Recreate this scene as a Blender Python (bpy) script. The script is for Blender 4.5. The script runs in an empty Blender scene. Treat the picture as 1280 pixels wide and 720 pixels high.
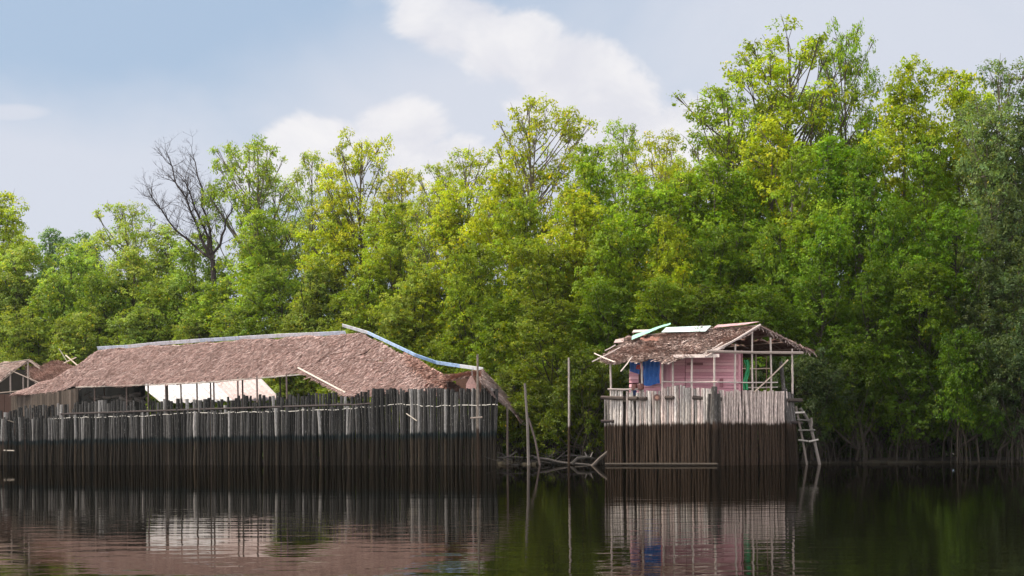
import bpy, math, random
import numpy as np
from mathutils import Vector, Matrix

S = bpy.context.scene
COL = S.collection
R = math.radians

# ------------------------------------------------------------------ camera
F = 2489.0; CX = 640.0; CY = 567.0; CAMH = 0.6; ROLL = R(-0.35)
RV = Vector((math.cos(ROLL), 0, math.sin(ROLL)))
UV = Vector((-math.sin(ROLL), 0, math.cos(ROLL)))
cd = bpy.data.cameras.new('camera'); cam = bpy.data.objects.new('camera', cd); COL.objects.link(cam)
cd.sensor_width = 36; cd.lens = F*36/1280; cd.shift_y = (CY-360)/1280
cd.clip_start = 0.1; cd.clip_end = 6000
m = Matrix.Identity(4)
for i in range(3):
    m[i][0] = RV[i]; m[i][1] = UV[i]; m[i][2] = (0, -1, 0)[i]
m[2][3] = CAMH
cam.matrix_world = m
S.camera = cam

# ------------------------------------------------------------------ light
SUN_EL = 52; SUN_AZ = 290      # azimuth the light comes from: 0 = +Y (ahead), clockwise; 215 = behind the camera, left
ld = bpy.data.lights.new('sun', 'SUN'); sun = bpy.data.objects.new('sun', ld); COL.objects.link(sun)
ld.energy = 4.6; ld.angle = R(5); ld.color = (1.0, 0.90, 0.74)
az = R(SUN_AZ); el = R(SUN_EL)
sd = Vector((math.sin(az)*math.cos(el), math.cos(az)*math.cos(el), math.sin(el)))
sun.rotation_euler = sd.to_track_quat('Z', 'Y').to_euler()
S.view_settings.view_transform = 'Standard'; S.view_settings.look = 'None'
S.view_settings.exposure = 1.0; S.view_settings.gamma = 1

W = bpy.data.worlds.new('World'); S.world = W; W.use_nodes = True
nt = W.node_tree; N = nt.nodes; L = nt.links
N.clear()
def nd(t, **k):
    n = N.new(t)
    for a, b in k.items(): setattr(n, a, b)
    return n
def lk(a, b): L.new(a, b)
def mth(op, a, b=None, c=None, clamp=False):
    n = N.new('ShaderNodeMath'); n.operation = op; n.use_clamp = clamp
    for i, v in enumerate((a, b, c)):
        if v is None: continue
        if isinstance(v, (int, float)): n.inputs[i].default_value = v
        else: L.new(v, n.inputs[i])
    return n.outputs[0]
def mixc(fac, a, b):
    n = N.new('ShaderNodeMix'); n.data_type = 'RGBA'
    for s, v in ((0, fac), (6, a), (7, b)):
        if isinstance(v, (int, float)): n.inputs[s].default_value = v
        elif isinstance(v, tuple): n.inputs[s].default_value = (*v, 1)
        else: L.new(v, n.inputs[s])
    return n.outputs[2]
def sstep(v, lo, hi):
    n = N.new('ShaderNodeMapRange'); n.interpolation_type = 'SMOOTHSTEP'
    L.new(v, n.inputs[0]); n.inputs[1].default_value = lo; n.inputs[2].default_value = hi
    return n.outputs[0]
sky = nd('ShaderNodeTexSky', sky_type='NISHITA'); sky.sun_disc = False
sky.sun_elevation = el; sky.sun_rotation = az
sky.air_density = 1.0; sky.dust_density = 2.0; sky.ozone_density = 2.0
tc = nd('ShaderNodeTexCoord'); sep = nd('ShaderNodeSeparateXYZ'); lk(tc.outputs['Generated'], sep.inputs[0])
X, Y, Z = sep.outputs
ya = mth('MAXIMUM', mth('ABSOLUTE', Y), 0.05)
u = mth('DIVIDE', X, ya); v = mth('DIVIDE', Z, ya)
cmb = nd('ShaderNodeCombineXYZ'); lk(u, cmb.inputs[0]); lk(mth('MULTIPLY', v, 1.4), cmb.inputs[1])
def noise(scale, detail, rough, vec, dist=0):
    n = nd('ShaderNodeTexNoise'); n.inputs['Scale'].default_value = scale; n.inputs['Detail'].default_value = detail
    n.inputs['Roughness'].default_value = rough; n.inputs['Distortion'].default_value = dist; lk(vec, n.inputs['Vector'])
    return n.outputs['Fac']
n1 = noise(16, 7, 0.6, cmb.outputs[0], 0.3)
n2 = noise(5, 5, 0.55, cmb.outputs[0], 0.5)
ah = mth('GREATER_THAN', Y, 0)
def blob(px, py, rx, ry):
    cu = (px-CX)/F; cv = (CY-py)/F
    a = mth('DIVIDE', mth('SUBTRACT', u, cu), rx/F); b = mth('DIVIDE', mth('SUBTRACT', v, cv), ry/F)
    return mth('SUBTRACT', 1.0, mth('SQRT', mth('ADD', mth('MULTIPLY', a, a), mth('MULTIPLY', b, b))))
def mx(lst):
    o = lst[0]
    for q in lst[1:]: o = mth('MAXIMUM', o, q)
    return o
cum = mx([blob(565, 25, 95, 60), blob(645, 60, 90, 60), blob(715, 100, 100, 80), blob(760, 150, 100, 90),
          blob(395, 185, 85, 50), blob(505, 165, 75, 50), blob(555, 205, 100, 45), blob(860, 175, 110, 60), blob(340, 215, 90, 50)])
cmask = sstep(mth('ADD', cum, mth('MULTIPLY', mth('SUBTRACT', n1, 0.5), 1.5)), 0.05, 0.4)
cmask = mth('MULTIPLY', cmask, ah)
hz = mx([blob(80, 270, 420, 190), blob(620, 200, 420, 200), blob(1120, 80, 480, 330), blob(20, 137, 70, 16)])
hmask = sstep(mth('ADD', hz, mth('MULTIPLY', mth('SUBTRACT', n2, 0.5), 1.3)), -0.25, 0.6)
hmask = mth('MAXIMUM', mth('MULTIPLY', hmask, ah), mth('MULTIPLY', sstep(n2, 0.45, 0.65), 0.8))
SK = 9.0
c0 = mixc(0.78, sky.outputs[0], (0.36*SK, 0.46*SK, 0.60*SK))
c1 = mixc(mth('MULTIPLY', hmask, 0.85), c0, (0.60*SK, 0.62*SK, 0.69*SK))
shade = sstep(n1, 0.35, 0.7)
cc = mixc(shade, (0.64*SK, 0.64*SK, 0.69*SK), (0.80*SK, 0.78*SK, 0.78*SK))
c2 = mixc(mth('MULTIPLY', cmask, 0.85), c1, cc)
# unseen sky behind the camera, brightened and warmed as added fill light
c2 = mixc(mth('MULTIPLY', sstep(Y, 0.05, -0.5), 0.75), c2, (0.80*SK, 0.76*SK, 0.70*SK))
bk_ = mth('ADD', 1.0, mth('MULTIPLY', sstep(Y, 0.05, -0.5), 1.7))
vm = nd('ShaderNodeVectorMath', operation='SCALE'); lk(c2, vm.inputs[0]); lk(bk_, vm.inputs['Scale'])
bg = nd('ShaderNodeBackground'); lk(vm.outputs[0], bg.inputs[0]); bg.inputs[1].default_value = 0.067
wo = nd('ShaderNodeOutputWorld'); lk(bg.outputs[0], wo.inputs[0])

# ------------------------------------------------------------------ helpers
def P(px, py, D):
    px = float(px); py = float(py); D = float(D)
    return Vector((0, 0, CAMH)) + D*(Vector((0, 1, 0)) + (px-CX)/F*RV + (CY-py)/F*UV)
def ray(px, py):
    px = float(px); py = float(py)
    return (Vector((0, 1, 0)) + (px-CX)/F*RV + (CY-py)/F*UV)
O = Vector((0, 0, CAMH))
def onplane(px, py, pl):
    p0, n = pl; d = ray(px, py); t = (p0-O).dot(n)/d.dot(n); return O + t*d
def plane3(a, b, c): return (a, (b-a).cross(c-a).normalized())
def Dline(px, p, d):
    uu = (px-CX)/F
    t = (uu*p[1]-p[0])/(d[0]-uu*d[1]); return p[1]+t*d[1]
def zat(py, px, D): return P(px, py, D).z

def worldloc(o):
    v = Vector((0, 0, 0))
    while o: v += o.location; o = o.parent
    return v

class MB:
    def __init__(s): s.v = []; s.f = []; s.c = []
    def add(s, vs, fs, col=(1, 1, 1)):
        b = len(s.v); s.v += [tuple(x) for x in vs]
        for f in fs: s.f.append([b+i for i in f]); s.c.append(col)
    def rod(s, pts, rad, n=6, col=(1, 1, 1), cap=True, jit=0, rng=random):
        pts = [Vector(p) for p in pts]
        if not isinstance(rad, (list, tuple)): rad = [rad]*len(pts)
        vs = []; fs = []
        k0 = (pts[-1]-pts[0]).normalized()
        ref = Vector((0, 1, 0)) if abs(k0.y) < 0.9 else Vector((1, 0, 0))
        ph = rng.random()*6
        for i, p in enumerate(pts):
            t = (pts[min(i+1, len(pts)-1)]-pts[max(i-1, 0)]).normalized()
            a = t.cross(ref).normalized(); b = t.cross(a)
            for k in range(n):
                an = ph+2*math.pi*k/n; r = rad[i]*(1+jit*(rng.random()-0.5))
                vs.append(p+a*math.cos(an)*r+b*math.sin(an)*r)
        for i in range(len(pts)-1):
            for k in range(n):
                k2 = (k+1) % n
                fs.append((i*n+k, i*n+k2, (i+1)*n+k2, (i+1)*n+k))
        if cap: fs.append(tuple(range(n))[::-1]); fs.append(tuple((len(pts)-1)*n+k for k in range(n)))
        s.add(vs, fs, col)
    def slab(s, c4, th, col=(1, 1, 1)):      # quad with thickness along its normal
        c4 = [Vector(c) for c in c4]
        n = (c4[1]-c4[0]).cross(c4[3]-c4[0]).normalized()*th/2
        vs = [c-n for c in c4]+[c+n for c in c4]
        s.add(vs, [(3, 2, 1, 0), (4, 5, 6, 7), (0, 1, 5, 4), (1, 2, 6, 5), (2, 3, 7, 6), (3, 0, 4, 7)], col)
    def board(s, a, b, up, w, th, col=(1, 1, 1)):
        a = Vector(a); b = Vector(b); up = Vector(up)
        u_ = (up-(b-a).normalized()*up.dot((b-a).normalized())).normalized()*w/2
        s.slab([a-u_, b-u_, b+u_, a+u_], th, col)
    def build(s, name, mat, parent=None, smooth=False):
        me = bpy.data.meshes.new(name)
        off = worldloc(parent) if parent else Vector((0, 0, 0))
        me.from_pydata([(a-off.x, b-off.y, c-off.z) for a, b, c in s.v], [], s.f)
        at = me.color_attributes.new('Col', 'FLOAT_COLOR', 'CORNER')
        arr = []
        for f, c in zip(s.f, s.c): arr += [c[0], c[1], c[2], 1.0]*len(f)
        at.data.foreach_set('color', arr)
        me.materials.append(mat)
        if smooth: me.polygons.foreach_set('use_smooth', [True]*len(me.polygons))
        o = bpy.data.objects.new(name, me); COL.objects.link(o)
        if parent: o.parent = parent
        return o

def tag(o, label=None, cat=None, group=None, kind=None):
    if label: o['label'] = label
    if cat: o['category'] = cat
    if group: o['group'] = group
    if kind: o['kind'] = kind
    return o
def thing(name, loc, label, cat, group=None):
    o = bpy.data.objects.new(name, None); COL.objects.link(o); o.location = loc
    o.empty_display_size = 0.3
    return tag(o, label, cat, group)

# ------------------------------------------------------------------ materials
def mat(name, fn):
    global N, L, nt
    mt = bpy.data.materials.new(name); mt.use_nodes = True
    nt = mt.node_tree; N = nt.nodes; L = nt.links; N.clear()
    out = nd('ShaderNodeOutputMaterial'); fn(out); return mt
def attr(nm='Col'):
    a = nd('ShaderNodeAttribute'); a.attribute_name = nm; return a.outputs['Color']
def objcoord(sx=1, sy=1, sz=1, which='Object'):
    t = nd('ShaderNodeTexCoord'); mp = nd('ShaderNodeMapping'); mp.inputs['Scale'].default_value = (sx, sy, sz)
    lk(t.outputs[which], mp.inputs[0]); return mp.outputs[0]
def mulc(a, b, f=1.0):
    n = N.new('ShaderNodeMix'); n.data_type = 'RGBA'; n.blend_type = 'MULTIPLY'; n.inputs[0].default_value = f
    for s_, v_ in ((6, a), (7, b)):
        if isinstance(v_, tuple): n.inputs[s_].default_value = (*v_, 1)
        else: L.new(v_, n.inputs[s_])
    return n.outputs[2]
def ramp(fac, stops):
    r = nd('ShaderNodeValToRGB'); lk(fac, r.inputs[0]); e = r.color_ramp.elements
    while len(e) < len(stops): e.new(0.5)
    for q, (p, c) in zip(e, stops): q.position = p; q.color = (*c, 1)
    return r.outputs[0]
def princ(out, col, rough=0.85, spec=0.3, bump=None, bs=0.5, bd=0.02):
    p = nd('ShaderNodeBsdfPrincipled'); p.inputs['Roughness'].default_value = rough
    p.inputs['Specular IOR Level'].default_value = spec
    if isinstance(col, tuple): p.inputs['Base Color'].default_value = (*col, 1)
    else: lk(col, p.inputs['Base Color'])
    if bump is not None:
        b = nd('ShaderNodeBump'); b.inputs['Strength'].default_value = bs; b.inputs['Distance'].default_value = bd
        lk(bump, b.inputs['Height']); lk(b.outputs[0], p.inputs['Normal'])
    lk(p.outputs[0], out.inputs[0]); return p

def m_wood(out):     # weathered wood, colour from the piece itself, grain and flecks from noise
    g = noise(6, 6, 0.65, objcoord(6, 6, 1)); g2 = noise(30, 3, 0.6, objcoord(2, 2, 1))
    c = mulc(attr(), ramp(g, [(0.25, (0.55, 0.55, 0.55)), (0.7, (1.25, 1.25, 1.25))]))
    c = mulc(c, ramp(g2, [(0.3, (0.7, 0.68, 0.66)), (0.65, (1.15, 1.15, 1.15))]))
    princ(out, c, 0.9, 0.06, g, 0.6, 0.02)
WOOD = mat('weathered_wood', m_wood)

def stake_mat(name, wet, band, lvl, fleck):
    def fn(out):
        geo = nd('ShaderNodeNewGeometry'); sp = nd('ShaderNodeSeparateXYZ'); lk(geo.outputs['Position'], sp.inputs[0])
        g = noise(5, 6, 0.7, objcoord(8, 8, 1.1)); g2 = noise(14, 4, 0.7, objcoord(3, 3, 0.35))
        c = mulc(attr(), ramp(g, [(0.3, (0.22, 0.22, 0.22)), (0.5, (0.85, 0.85, 0.85)), (0.7, (1.6, 1.6, 1.6))]))
        c = mixc(sstep(g2, fleck, fleck+0.1), c, (0.55, 0.53, 0.52))
        zz = mth('ADD', sp.outputs[2], mth('MULTIPLY', mth('SUBTRACT', noise(1.1, 5, 0.7, objcoord(1, 1, 0.2)), 0.5), 0.35))
        zz = mth('ADD', zz, mth('MULTIPLY', mth('SUBTRACT', noise(7, 3, 0.8, objcoord(1, 1, 0.15)), 0.5), 0.5))
        a2 = attr()
        lum = nd('ShaderNodeRGBToBW'); lk(a2, lum.inputs[0])
        wc = mulc(mulc(wet, ramp(g, [(0.32, (0.25, 0.25, 0.25)), (0.68, (1.7, 1.7, 1.7))])), ramp(mth('MULTIPLY', lum.outputs[0], 3.0, None, True), [(0.0, (0.3, 0.3, 0.3)), (0.5, (1.1, 1.1, 1.1)), (1.0, (1.5, 1.5, 1.5))]))
        wc = mixc(sstep(zz, lvl-0.45, lvl-0.12), wc, band)
        c = mixc(sstep(zz, lvl-0.10, lvl+0.09), wc, c)
        princ(out, c, 0.85, 0.10, g, 0.7, 0.03)
    return mat(name, fn)
STAKE_GREY = stake_mat('dark_grey_stakes', (0.028, 0.021, 0.015), (0.007, 0.012, 0.014), 1.75, 0.62)
STAKE_PALE = stake_mat('pale_stakes', (0.026, 0.017, 0.012), (0.035, 0.022, 0.016), 1.95, 0.60)

def m_thatch(out):
    g = noise(9, 6, 0.7, objcoord()); g2 = noise(1.2, 5, 0.6, objcoord())
    c = mulc(attr(), ramp(g, [(0.3, (0.5, 0.48, 0.47)), (0.7, (1.3, 1.3, 1.3))]))
    c = mulc(c, ramp(g2, [(0.3, (0.78, 0.72, 0.70)), (0.7, (1.15, 1.12, 1.12))]))
    princ(out, c, 0.95, 0.1, g, 0.8, 0.04)
THATCH = mat('palm_thatch', m_thatch)

def m_paint(out):   # chalky pink paint worn through to wood
    g = noise(3, 6, 0.7, objcoord(1, 1, 6)); g2 = noise(14, 4, 0.7, objcoord(1, 1, 2))
    c = mulc(attr(), ramp(g2, [(0.3, (0.85, 0.82, 0.82)), (0.7, (1.08, 1.08, 1.08))]))
    c = mixc(mth('MULTIPLY', sstep(g, 0.62, 0.72), 0.6), c, (0.20, 0.13, 0.12))
    princ(out, c, 0.8, 0.25, g2, 0.4, 0.01)
PAINT = mat('worn_pink_paint', m_paint)

def m_tarp(out):
    g = noise(2.2, 5, 0.6, objcoord(2, 2, 1)); g2 = noise(7, 4, 0.7, objcoord(1, 1, 1), 1.5)
    c = mulc(attr(), ramp(g2, [(0.3, (0.7, 0.7, 0.75)), (0.7, (1.15, 1.15, 1.15))]))
    princ(out, c, 0.45, 0.5, g2, 0.9, 0.05)
TARP = mat('plastic_sheet', m_tarp)

def m_metal(out):
    g = noise(3, 7, 0.75, objcoord(1, 1, 1), 0.6)
    c = mulc(attr(), ramp(g, [(0.32, (0.5, 0.42, 0.38)), (0.48, (0.85, 0.83, 0.82)), (0.65, (1.08, 1.08, 1.08))]))
    princ(out, c, 0.5, 0.5, g, 0.2, 0.01)
METAL = mat('painted_sheet', m_metal)

def m_leaf(out):
    oi = nd('ShaderNodeObjectInfo'); c = mulc(oi.outputs['Color'], attr())
    p = nd('ShaderNodeBsdfPrincipled'); lk(c, p.inputs['Base Color']); p.inputs['Roughness'].default_value = 0.6
    p.inputs['Specular IOR Level'].default_value = 0.12
    t = nd('ShaderNodeBsdfTranslucent'); lk(mulc(c, (1.25, 1.25, 0.5)), t.inputs[0])
    mxs = nd('ShaderNodeMixShader'); mxs.inputs[0].default_value = 0.4
    lk(p.outputs[0], mxs.inputs[1]); lk(t.outputs[0], mxs.inputs[2]); lk(mxs.outputs[0], out.inputs[0])
LEAF = mat('leaves', m_leaf)
def m_bark(out):
    g = noise(5, 6, 0.7, objcoord(3, 3, 1))
    c = mulc(attr(), ramp(g, [(0.3, (0.5, 0.5, 0.5)), (0.7, (1.3, 1.3, 1.3))]))
    princ(out, c, 0.9, 0.2, g, 0.6, 0.03)
BARK = mat('bark', m_bark)
def m_ground(out):
    g = noise(0.8, 8, 0.7, objcoord())
    princ(out, ramp(g, [(0.3, (0.012, 0.010, 0.007)), (0.7, (0.035, 0.028, 0.018))]), 0.9, 0.2, g, 0.6, 0.1)
GROUND = mat('dark_mud', m_ground)
def m_water(out):
    geo = nd('ShaderNodeNewGeometry'); sp = nd('ShaderNodeSeparateXYZ'); lk(geo.outputs['Position'], sp.inputs[0])
    def nv(s, d, sx=1.0):
        mp = nd('ShaderNodeMapping'); mp.inputs['Scale'].default_value = (sx, 1, 1); lk(geo.outputs['Position'], mp.inputs[0])
        return noise(s, d, 0.5, mp.outputs[0], 0.2)
    h = mth('ADD', mth('MULTIPLY', nv(2.6, 3, 0.6), 0.8), mth('MULTIPLY', nv(0.35, 2, 0.6), 1.2))
    patch = sstep(nv(0.09, 3), 0.35, 0.65)
    near = nd('ShaderNodeMapRange'); near.interpolation_type = 'SMOOTHSTEP'; lk(sp.outputs[1], near.inputs[0])
    near.inputs[1].default_value = 8; near.inputs[2].default_value = 45; near.inputs[3].default_value = 1.0; near.inputs[4].default_value = 0.10
    amp = mth('MULTIPLY', near.outputs[0], mth('ADD', 0.5, mth('MULTIPLY', patch, 0.6)))
    b = nd('ShaderNodeBump'); b.inputs['Distance'].default_value = 0.0042; b.inputs['Strength'].default_value = 1.0
    lk(mth('MULTIPLY', h, amp), b.inputs['Height'])
    gl = nd('ShaderNodeBsdfGlossy'); gl.inputs['Color'].default_value = (0.56, 0.54, 0.52, 1); gl.inputs['Roughness'].default_value = 0.012
    lk(b.outputs[0], gl.inputs['Normal'])
    df = nd('ShaderNodeBsdfDiffuse'); df.inputs[0].default_value = (0.006, 0.006, 0.004, 1)
    fr = nd('ShaderNodeFresnel'); fr.inputs[0].default_value = 1.33
    ms = nd('ShaderNodeMixShader'); lk(fr.outputs[0], ms.inputs[0]); lk(df.outputs[0], ms.inputs[1]); lk(gl.outputs[0], ms.inputs[2])
    lk(ms.outputs[0], out.inputs[0])
WATER = mat('dark_river_water', m_water)

# ------------------------------------------------------------------ setting
b = MB(); b.add([(-3000, -200, 0), (3000, -200, 0), (3000, 4000, 0), (-3000, 4000, 0)], [(0, 1, 2, 3)])
tag(b.build('water', WATER), kind='structure')
SHPX = [-400, 0, 200, 400, 600, 700, 900, 1280, 1700]
SHD = [205, 170, 157, 137, 113.5, 104.5, 101.5, 98.5, 97]
def shore(px): return float(np.interp(px, SHPX, SHD))
rg = random.Random(5)
edge = []
for i in range(240):
    px = -400+2100*i/239; D = shore(px)+rg.uniform(-0.35, 0.35)+0.6*math.sin(i*0.5)
    edge.append(((px-CX)/F*D, D))
b = MB(); vs = []
for x, y in edge: vs += [(x, y, -0.4), (x, y+0.5, 0.06+rg.uniform(0, .08)), (x, y+3, 0.28), (x*30, 3900, 0.3)]
fs = []
for i in range(len(edge)-1):
    for k in range(3): fs.append((i*4+k, i*4+4+k, i*4+5+k, i*4+1+k))
b.add(vs, fs); tag(b.build('ground', GROUND), kind='structure')

# ------------------------------------------------------------------ trees
def leaves_mesh(name, centers, normals, size, cols, rs, parentless=True):
    n = len(centers)
    nn = normals/np.linalg.norm(normals, axis=1, keepdims=True)
    rnd = rs.normal(size=(n, 3)); a = rnd-nn*(rnd*nn).sum(1, keepdims=True); a /= np.linalg.norm(a, axis=1, keepdims=True)
    bb = np.cross(nn, a)
    l = (size*rs.uniform(0.7, 1.3, n))[:, None]; w = l*0.27
    c = centers
    fold = nn*l*0.12
    v = np.stack([c-a*l*0.5, c+bb*w-fold*0.3, c+a*l*0.5-fold, c-bb*w-fold*0.3], 1).reshape(-1, 3).astype(np.float32)
    me = bpy.data.meshes.new(name)
    me.vertices.add(4*n); me.vertices.foreach_set('co', v.ravel())
    me.loops.add(4*n); me.loops.foreach_set('vertex_index', np.arange(4*n, dtype=np.int32))
    me.polygons.add(n); me.polygons.foreach_set('loop_start', np.arange(0, 4*n, 4, dtype=np.int32))
    me.polygons.foreach_set('loop_total', np.full(n, 4, dtype=np.int32))
    me.update(calc_edges=True)
    at = me.color_attributes.new('Col', 'FLOAT_COLOR', 'CORNER')
    cc4 = np.concatenate([cols, np.ones((n, 1))], 1)
    at.data.foreach_set('color', np.repeat(cc4, 4, axis=0).ravel().astype(np.float32))
    me.materials.append(LEAF)
    return me

def lobe_leaves(lobes, rs, ntuft, nleaf, leaf, sig, upbias=0.25):
    C = []; NN = []; CO = []
    for (c, r, tint) in lobes:
        nt_ = max(3, int(ntuft*r*r))
        d = rs.normal(size=(nt_, 3)); d[:, 2] += upbias; d /= np.linalg.norm(d, axis=1, keepdims=True)
        rr = r*rs.uniform(0.55, 1.08, (nt_, 1))
        tc_ = c + d*rr*np.array([1, 1, 0.72])
        k = rs.poisson(nleaf, nt_)+1
        idx = np.repeat(np.arange(nt_), k); n = len(idx)
        p = tc_[idx]+rs.normal(size=(n, 3))*sig*np.array([1, 1, 0.6])
        nrm = d[idx]*0.6+np.array([0, 0, 0.7])+rs.normal(size=(n, 3))*0.45
        tt = tint*rs.uniform(0.82, 1.2, nt_)[idx]*rs.uniform(0.8, 1.2, n)
        hue = rs.uniform(0, 1, nt_)[idx]
        col = np.stack([tt*(0.85+0.3*hue), tt, tt*(1.1-0.3*hue)], 1)
        ye = rs.uniform(size=n) < 0.012
        col[ye] = np.array([2.6, 1.5, 0.8])
        C.append(p); NN.append(nrm); CO.append(col)
    return np.concatenate(C), np.concatenate(NN), np.concatenate(CO)

def make_tree(seed, H, z0, Wd, nl, lr, ntuft, nleaf, leaf, sig, shape='dense', roots=False):
    rs = np.random.RandomState(seed); rg = random.Random(seed)
    lobes = []; Hc = H-z0
    tries = 0
    while len(lobes) < nl and tries < nl*30:
        tries += 1
        t = rs.uniform(0.02, 1) ** (0.9); th0 = rs.uniform(0, 2*math.pi)
        if shape == 'dense': er = Wd/2*(math.sin(math.pi*min(1, 0.18+t*0.82)) ** 0.55)*(0.85+0.2*math.sin(7*t+seed))*(1+.18*math.sin(3*th0+5*t+seed))*rs.uniform(0.75, 1.15)
        elif shape == 'dome': er = Wd/2*math.sqrt(max(0.02, 1-t**3*0.88))*(0.7+0.3*min(1, t*4))
        elif shape == 'open': er = Wd/2*(math.sin(math.pi*min(1, 0.10+t*0.84)) ** 0.6)
        else: er = Wd/2*math.sqrt(max(0.02, 1-t*t*0.9))
        th = th0; q = rs.uniform(0, 1) ** 0.45*rs.uniform(0.8, 1.22)
        r = lr*rs.uniform(0.5, 1.35)*(1 if q < 0.95 else 0.7)
        c = np.array([er*q*math.cos(th), er*q*math.sin(th), z0+t*Hc-r*0.6])
        if shape in ('open', 'dome') and any(np.linalg.norm(c-l[0]) < 0.75*(r+l[1])*0.8 for l in lobes): continue
        if shape not in ('open', 'dome') and any(np.linalg.norm(c-l[0]) < 0.5*(r+l[1])*0.75 for l in lobes): continue
        lobes.append((c, r, rs.uniform(0.75, 1.3)))
    top = max(l[0][2]+l[1]*0.7 for l in lobes)
    C, NN, CO = lobe_leaves(lobes, rs, ntuft, nleaf, leaf, sig)
    crown = leaves_mesh('crown', C, NN, leaf, CO, rs)
    mb = MB(); bc = (0.035, 0.028, 0.022) if roots else rg.choice([(0.10, 0.08, 0.06), (0.14, 0.115, 0.09), (0.08, 0.065, 0.05)])
    pts = []; x = y = 0
    ns = 9
    for i in range(ns):
        pts.append(Vector((x, y, (top-0.8)*i/(ns-1)))); x += rg.uniform(-.28, .28); y += rg.uniform(-.28, .28)
    tr = 0.011*H+0.04
    mb.rod(pts, [tr*(1-0.85*i/(ns-1)) for i in range(ns)], 7, bc)
    for c, r, _ in lobes:
        c = Vector(c); hd = math.hypot(c.x, c.y)
        zb = max(0.6 if z0 < 3 else z0*0.6, c.z-hd*rg.uniform(0.7, 1.3)-0.5)
        k = min(ns-1.001, zb/(top-0.8)*(ns-1)); i = int(k); st = pts[i].lerp(pts[i+1], k-i)
        mid = st.lerp(c, 0.5)+Vector((rg.uniform(-.3, .3), rg.uniform(-.3, .3), rg.uniform(-.5, .1)))
        w = 0.018+0.008*(c-st).length
        mb.rod([st, mid, c], [w, w*0.7, w*0.35], 5, bc, cap=False)
        if shape in ('open', 'dome') or rg.random() < 0.4:
            for _ in range(5 if shape in ('open', 'dome') else 3):
                d = Vector((rg.gauss(0, 1), rg.gauss(0, 1), rg.gauss(0.5, 0.8))).normalized()
                mb.rod([mid.lerp(c, rg.uniform(.4, 1)), c+d*r*0.5, c+d*r*0.95], [0.02, 0.015, 0.008], 4, bc, cap=False)
    if roots:
        for k in range(16):
            an = rg.uniform(0, 6.28); dd = rg.uniform(0.6, 2.4); hh = rg.uniform(0.7, 2.2)
            a = Vector((0, 0, hh+0.5)); e = Vector((dd*math.cos(an), dd*math.sin(an), -0.6))
            m1 = Vector((dd*.45*math.cos(an), dd*.45*math.sin(an), hh*1.05)); m2 = Vector((dd*.85*math.cos(an), dd*.85*math.sin(an), hh*0.55))
            mb.rod([a, m1, m2, e], [0.05, 0.045, 0.035, 0.03], 5, (0.04, 0.032, 0.025), cap=False)
    v = np.array(mb.v)
    tobj = mb.build('trunk', BARK); tm = tobj.data; bpy.data.objects.remove(tobj)
    return dict(crown=crown, trunk=tm, top=top, W=Wd)

PROTO = {
 'tall': [make_tree(11+i, 20, 7.5, 8.0, 72, 1.25, 21, 15, 0.215, 0.15) for i in range(4)],
 'mid':  [make_tree(31+i, 14, 3.0, 7.5, 74, 1.2, 22, 15, 0.20, 0.145, roots=True) for i in range(5)],
 'open': [make_tree(51+i, 21, 11, 7.6, 62, 0.95, 26, 13, 0.19, 0.16, 'open') for i in range(4)],
 'dome': [make_tree(91+i, 21, 12.0, 9.0, 74, 0.95, 25, 13, 0.20, 0.15, 'dome') for i in range(3)],
 'low':  [make_tree(71+i, 7, 1.9, 6.5, 46, 1.05, 25, 15, 0.185, 0.135, 'low', roots=True) for i in range(3)],
}
COLS = {'yellow': (0.29, 0.31, 0.010), 'green': (0.10, 0.185, 0.007), 'mid': (0.15, 0.22, 0.012), 'warm': (0.20, 0.25, 0.015),
        'soft': (0.18, 0.245, 0.035), 'grey': (0.085, 0.13, 0.042), 'blue': (0.10, 0.17, 0.06), 'deep': (0.07, 0.14, 0.007)}  # 'blue' has distance haze mixed into the leaf colour
CW = {'yellow': 'yellow-green', 'green': 'bright green', 'mid': 'mid-green', 'soft': 'soft light-green', 'grey': 'grey-green', 'blue': 'hazy blue-green', 'deep': 'deep green'}
used = set(); prnd = random.Random(99)
TREES = []
def tree(px, ytop, D, kind, colk, wpx=None, label='', var=None, group='mangrove trees on the far bank'):
    pr = PROTO[kind]; i = prnd.randrange(len(pr)) if var is None else var % len(pr)
    p = pr[i]
    x = (px-CX)/F*D; z = 0.15
    H = zat(ytop, px, D)-z; sz = H/p['top']
    sx = (wpx/F*D/p['W']) if wpx else min(1.35, max(0.8, sz))
    t = thing('mangrove_tree', (x, D, z), label, 'tree', group)
    t.rotation_euler[2] = prnd.uniform(0, 6.28); t.scale = (sx, sx, sz)
    for nm in ('trunk', 'crown'):
        o = bpy.data.objects.new(nm, p[nm]); COL.objects.link(o); o.parent = t
        if nm == 'crown':
            k = COLS[colk]
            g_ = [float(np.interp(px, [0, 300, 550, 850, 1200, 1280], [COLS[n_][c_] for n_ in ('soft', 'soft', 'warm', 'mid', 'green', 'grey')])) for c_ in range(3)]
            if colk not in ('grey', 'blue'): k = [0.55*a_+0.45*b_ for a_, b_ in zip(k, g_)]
            j = prnd.uniform(0.88, 1.12)*{'low': 0.45, 'mid': 0.85 if ytop < 320 or px < 640 else 0.62}.get(kind, 1.2); o.color = (k[0]*j*prnd.uniform(.93, 1.07), k[1]*j, k[2]*j, 1)  # lower crowns darkened, upper ones brightened: the wood's shading put into leaf colour
    TREES.append((t, px, ytop, D, kind, colk))
    return t
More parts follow.
